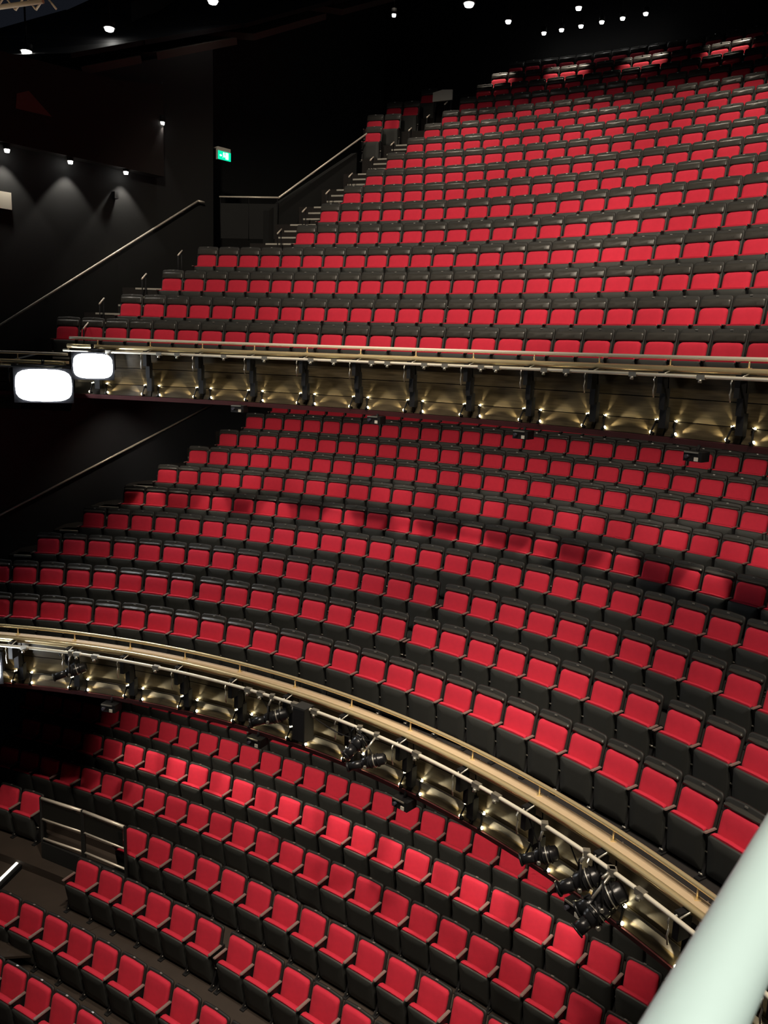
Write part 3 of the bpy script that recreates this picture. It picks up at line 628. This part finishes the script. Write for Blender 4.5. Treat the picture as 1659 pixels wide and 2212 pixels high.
# wide dark entrance floor in front of the rail
mb = MB(); fz = -9.195
pts = [hit for hit in (Vector((-3.4, 12.4, fz+ZO)), Vector((2.3, 11.35, fz+ZO)), Vector((1.35, 10.3, fz+ZO)), Vector((-3.4, 9.0, fz+ZO)))]
slabwall('floor_entrance', pts, (0, 0, 1), .04, M_brownfloor)['kind'] = 'structure'
a, b = [CAMP+ray(*q)*((-9.13)/ray(*q).z) for q in ((-12, 1914), (57, 1846))]
for nm, (a, b), wdt, lab in (('lit_step_edge', (a, b), .05, 'glowing pale step edge strip on the stalls entrance floor'),):
    e = b-a; mb = MB(); mb.box((a+b)/2, (e.length, wdt, .05), Matrix.Rotation(math.atan2(e.y, e.x), 3, 'Z')); o = mb.build(nm, M_step); tag(o, lab, 'step light')
    o2 = MB(); o2.box((a+b)/2-Vector((-.06, 0, .04)), (e.length*1.1, .10, .10), Matrix.Rotation(math.atan2(e.y, e.x), 3, 'Z')); o2.build('housing', M_black, o, world=False)
for i, (q, lab) in enumerate([((452, 2113), 'small lit floor marker by the aisle gap of the stalls'), ((545, 2090), 'small lit marker on the chair end at the stalls gap'), ((668, 2162), 'small lit marker between two front stalls chairs')]):
    z = -9.10 if i == 0 else -8.75
    d = ray(*q); p = CAMP+d*(z/d.z); mb = MB(); mb.box(p, (.05, .03, .08 if i else .05), Matrix.Rotation(rad(60), 3, 'Z')); o = mb.build('marker_light', mat('lit_marker', (1, 1, 1), .5, emit=(1, .95, .85), estr=1.2)); tag(o, lab, 'marker light')

# ------------------------------------------------------------------ ceiling lamps
def downlight(p, label, d=.14, aim=None, power=0, size=60, group='lamps in the dark ceiling', color=(1.0, .93, .82), blend=.5):
    t = empty('ceiling_lamp', p)
    mb = MB(); mb.tube([p+Vector((0, 0, .16)), p+Vector((0, 0, .02))], d*.62, 14); mb.build('can', M_black, t)
    mb = MB(); mb.tube([p+Vector((0, 0, .02)), p-Vector((0, 0, .035))], 0, 14, rs=[d*.5, d*.40]); mb.build('lens', M_down, t)
    mb = MB(); mb.tube([p+Vector((0, 0, .15)), p+Vector((0, 0, .9))], .02, 6); mb.build('stem', M_black, t)
    if power: lamp('SPOT', p-Vector((0, 0, .08)), power, aim if aim is not None else p-Vector((0, 0, 5)), color=color, size=size, blend=blend, radius=.06, name='ceiling_lamp_light')
    return tag(t, label, 'ceiling lamp', group)
def cyl_pt(px, py, r): return hit_cyl(px, py, r, (0, 0))
for i, (q, r, s) in enumerate([((57, 113), 18.5, .22), ((236, 63), 19.5, .22), ((460, 4), 20.5, .24), ((851, 33), 24.0, .11), ((1013, 10), 21.0, .22), ((1098, 47), 25.0, .15), ((1250, 18), 25.0, .15)]):
    p = cyl_pt(*q, r); downlight(p, f'bright lamp in the dark ceiling, {ordinal(i+1)} along from the side wall', s, power=0)
for i, q in enumerate([(1175, 72), (1213, 65), (1255, 57), (1300, 48), (1345, 40), (1395, 30)]):
    p = cyl_pt(*q, 29.2)
    downlight(p, f'small ceiling lamp in the row of six, {ordinal(i+1)} from the side wall', .14, power=0, group='row of six ceiling lamps')
for i, (q, lab) in enumerate([((15, 325), 'at the picture edge'), ((152, 350), 'in the middle'), ((272, 373), 'nearest the handrail')]):
    p = hit_plane(*q, PA+NA*.22, NA)
    downlight(p-Vector((0, 0, 0)), f'wall-washing lamp under the umber upper wall, {lab}', .11, aim=p-NA*.02-Vector((0, 0, 1.2)), power=60, size=82, group='wall-washing lamps', blend=.25)
p = hit_plane(350, 266, PA+NA*.30, NA); downlight(p, 'wall-washing lamp standing higher, beside the umber wall end', .12, aim=p-NA*.05-Vector((0, 0, 1.4)), power=34, size=64, group='wall-washing lamps')
# hidden-in-soffit house lamps of the circle and stalls
lamp('SPOT', pol(18.0, 89.5, -.85, UC), 50, pol(18.3, 91.2, -3.2, UC), size=100, blend=.8, radius=.06, name='soffit_lamp_light')   # unseen spot added to lighten the handrail on the circle side wall
for i in range(10):
    th = 86-6.0*i
    lamp('SPOT', pol(16.35, th, -1.08, UC), 108, pol(18.9, th, -2.7, UC), size=86, blend=.8, radius=.06, name='soffit_lamp_light')
    lamp('SPOT', pol(19.3, th-3, -.30, UC), 14, pol(20.9, th-3, -2.0, UC), size=80, blend=.8, radius=.06, name='soffit_lamp_light')
for i in range(12):
    th = 88.6-4.9*i
    lamp('SPOT', pol(16.75, th, -1.06, UC), 120, pol(17.10, th, -3.4, UC), size=23, blend=.5, radius=.03, name='soffit_lamp_light')
for i in range(9):
    th = 71.0-2.0*i
    lamp('SPOT', pol(31.05, th, -5.85, SC), 55, pol(31.9, th, -8.2, SC), size=64, blend=.8, radius=.06, name='soffit_lamp_light')
for i in range(9):
    th = 71.5-1.9*i
    lamp('SPOT', pol(31.6, th, -5.80, SC), 70, pol(33.3, th, -8.0, SC), size=80, blend=.8, radius=.06, name='soffit_lamp_light')
for i in range(8):
    th = 72.2-2.2*i
    lamp('SPOT', pol(32.0, th, -5.80, SC), 110, pol(32.55, th, -8.1, SC), size=26, blend=.5, radius=.03, name='soffit_lamp_light')
# row lamps above the rear of the upper balcony
for th in (75, 70.5, 66, 61.5, 57, 52.5): lamp('SPOT', pol(28.6, th, 11.3, UC), 800, pol(28.3, th, 8.6, UC), size=27, blend=.7, radius=.05, name='ceiling_lamp_light')
for th in (78, 70, 62, 54, 46): lamp('SPOT', pol(23.0, th, 11.5, UC), 480, pol(24.0, th, 5.5, UC), size=62, blend=.6, radius=.1, name='ceiling_lamp_light')

# ------------------------------------------------------------------ exit sign, panels, small wall things
p = hit_plane(484, 333, PA2+NA2*.3, NA2); p = hit_plane(484, 333, PA+NA*.12, NA)
t = empty('exit_sign', p); Q = Matrix((UA, -NA, Vector((0, 0, 1)))).transposed()     # x along the wall, -y into the room
def sq(pts, y, mt, nm):
    mb = MB(); vs = [p+Q @ Vector((x, -y, z)) for x, z in pts]+[p+Q @ Vector((x, -y+.01, z)) for x, z in pts]; K = len(pts)
    mb.add(vs, [tuple(range(K)), tuple(range(2*K-1, K-1, -1))]+[(i, (i+1) % K, (i+1) % K+K, i+K) for i in range(K)]); return mb.build(nm, mt, t)
mb = MB(); mb.box(p+Q @ Vector((0, .03, .0)), (.40, .08, .30), Q); mb.build('casing', M_white, t)
sq([(-.20, -.15), (.20, -.15), (.20, .055), (-.20, .055)], .020, M_green, 'green_panel')
sq([(.03, -.12), (.12, -.12), (.12, .035), (.03, .035)], .026, M_exitw, 'door_symbol')
sq([(-.06, -.11), (-.03, -.05), (.0, -.09), (.02, -.06), (-.005, -.02), (.0, .02), (-.03, .04), (-.05, .0), (-.04, -.04)], .026, M_exitw, 'runner_symbol')
sq([(-.16, -.05), (-.12, -.02), (-.12, -.035), (-.085, -.035), (-.085, -.065), (-.12, -.065), (-.12, -.08)], .026, M_exitw, 'arrow_symbol')
mb = MB(); mb.tube([p+Q @ Vector((-.22, .04, .12)), p+Q @ Vector((-.22, .13, .12))], .02, 8); mb.build('bracket', M_clamp, t)
tag(t, 'small lit green exit sign with pale top on the dark side wall', 'exit sign')
p = hit_plane(6, 432, PA+NA*.05, NA); mb = MB(); mb.box(p, (.02, .36, .34), Matrix.Rotation(math.atan2(NA.y, NA.x), 3, 'Z'))
o = mb.build('wall_notice', mat('cream_notice', (.75, .70, .58), .7)); tag(o, 'plain cream notice board on the side wall at the picture edge', 'notice')
p = hit_plane(249, 422, PA+NA*.07, NA); t = empty('wall_speaker', p)
mb = MB(); mb.box(p, (.12, .10, .15), Matrix.Rotation(math.atan2(NA.y, NA.x), 3, 'Z')); mb.build('cabinet', M_black, t)
mb = MB(); mb.tube([p-NA*.01, p-NA*.10], .02, 6); mb.build('bracket', M_black, t)
tag(t, 'tiny dark speaker in a pool of light on the side wall', 'speaker')
p = hit_cyl(957, 208, 26.6); t = empty('aisle_screen', p); R = Matrix.Rotation(rad(80+90), 3, 'Z')
mb = MB(); mb.add([p+R @ Vector((x, y, z)) for y in (-.04, .04) for x, z in ((.30, -.15), (.30, .10), (.02, .17), (-.28, .16), (-.28, -.12))], [(0, 1, 2, 3, 4), (9, 8, 7, 6, 5)]+[(i, i+5, (i+1) % 5+5, (i+1) % 5) for i in range(5)])
mb.build('panel', M_white, t)
mb = MB(); mb.box(p+R @ Vector((.25, 0, -.45)), (.04, .05, .66)); mb.box(p+R @ Vector((-.25, 0, -.45)), (.04, .05, .66)); mb.build('stand', M_black, t)
tag(t, 'pale grey screen panel standing at the top of the upper aisle', 'screen')
# yellowish truss end high up in the corner
p = CAMP+ray(40, 8)*15.0; t = empty('truss', p)
for dz in (0, .18):
    mb = MB(); mb.tube([p+Vector((-1.2, .2, dz-.05)), p+Vector((.38, 0, dz+.03))], .035, 8); mb.build('chord', M_ledge, t)
for k in range(5):
    a = p+Vector((-1.1+.32*k, .15, -.03)); mb = MB(); mb.tube([a, a+Vector((.16, 0, .19)), a+Vector((.32, 0, 0.01))], .016, 6); mb.build('web', M_ledge, t)
tag(t, 'pale truss end in the top corner of the ceiling', 'truss')
lamp('SPOT', p+Vector((-.6, -2.0, -.8)), 30, p, size=40, name='truss_spot')  # bare spot without a fixture, aimed at the truss

# ------------------------------------------------------------------ pale rail right by the camera
ra, rb = ray(1503, 2212), ray(1565, 2094); h = .40
A = CAMP+ra*(-h/ra.z); B = CAMP+rb*(-h/rb.z); e = (B-A).normalized(); D_ = .0525
t = empty('near_rail', A)
mb = MB(); mb.tube([A-e*1.2, A, A+e*.5, A+e*3.0], D_/2, 40); mb.build('tube', M_rail, t)
mb = MB(); q = A-e*.9
mb.tube([q, q-Vector((0, 0, .9))], .02, 12); mb.build('post', M_rail, t)
tag(t, 'thick pale green painted rail crossing close to the lens', 'rail')
S.cycles.max_bounces = 4; S.cycles.diffuse_bounces = 2; S.cycles.glossy_bounces = 2; S.cycles.adaptive_threshold = 0.04; S.cycles.sample_clamp_indirect = 4.0
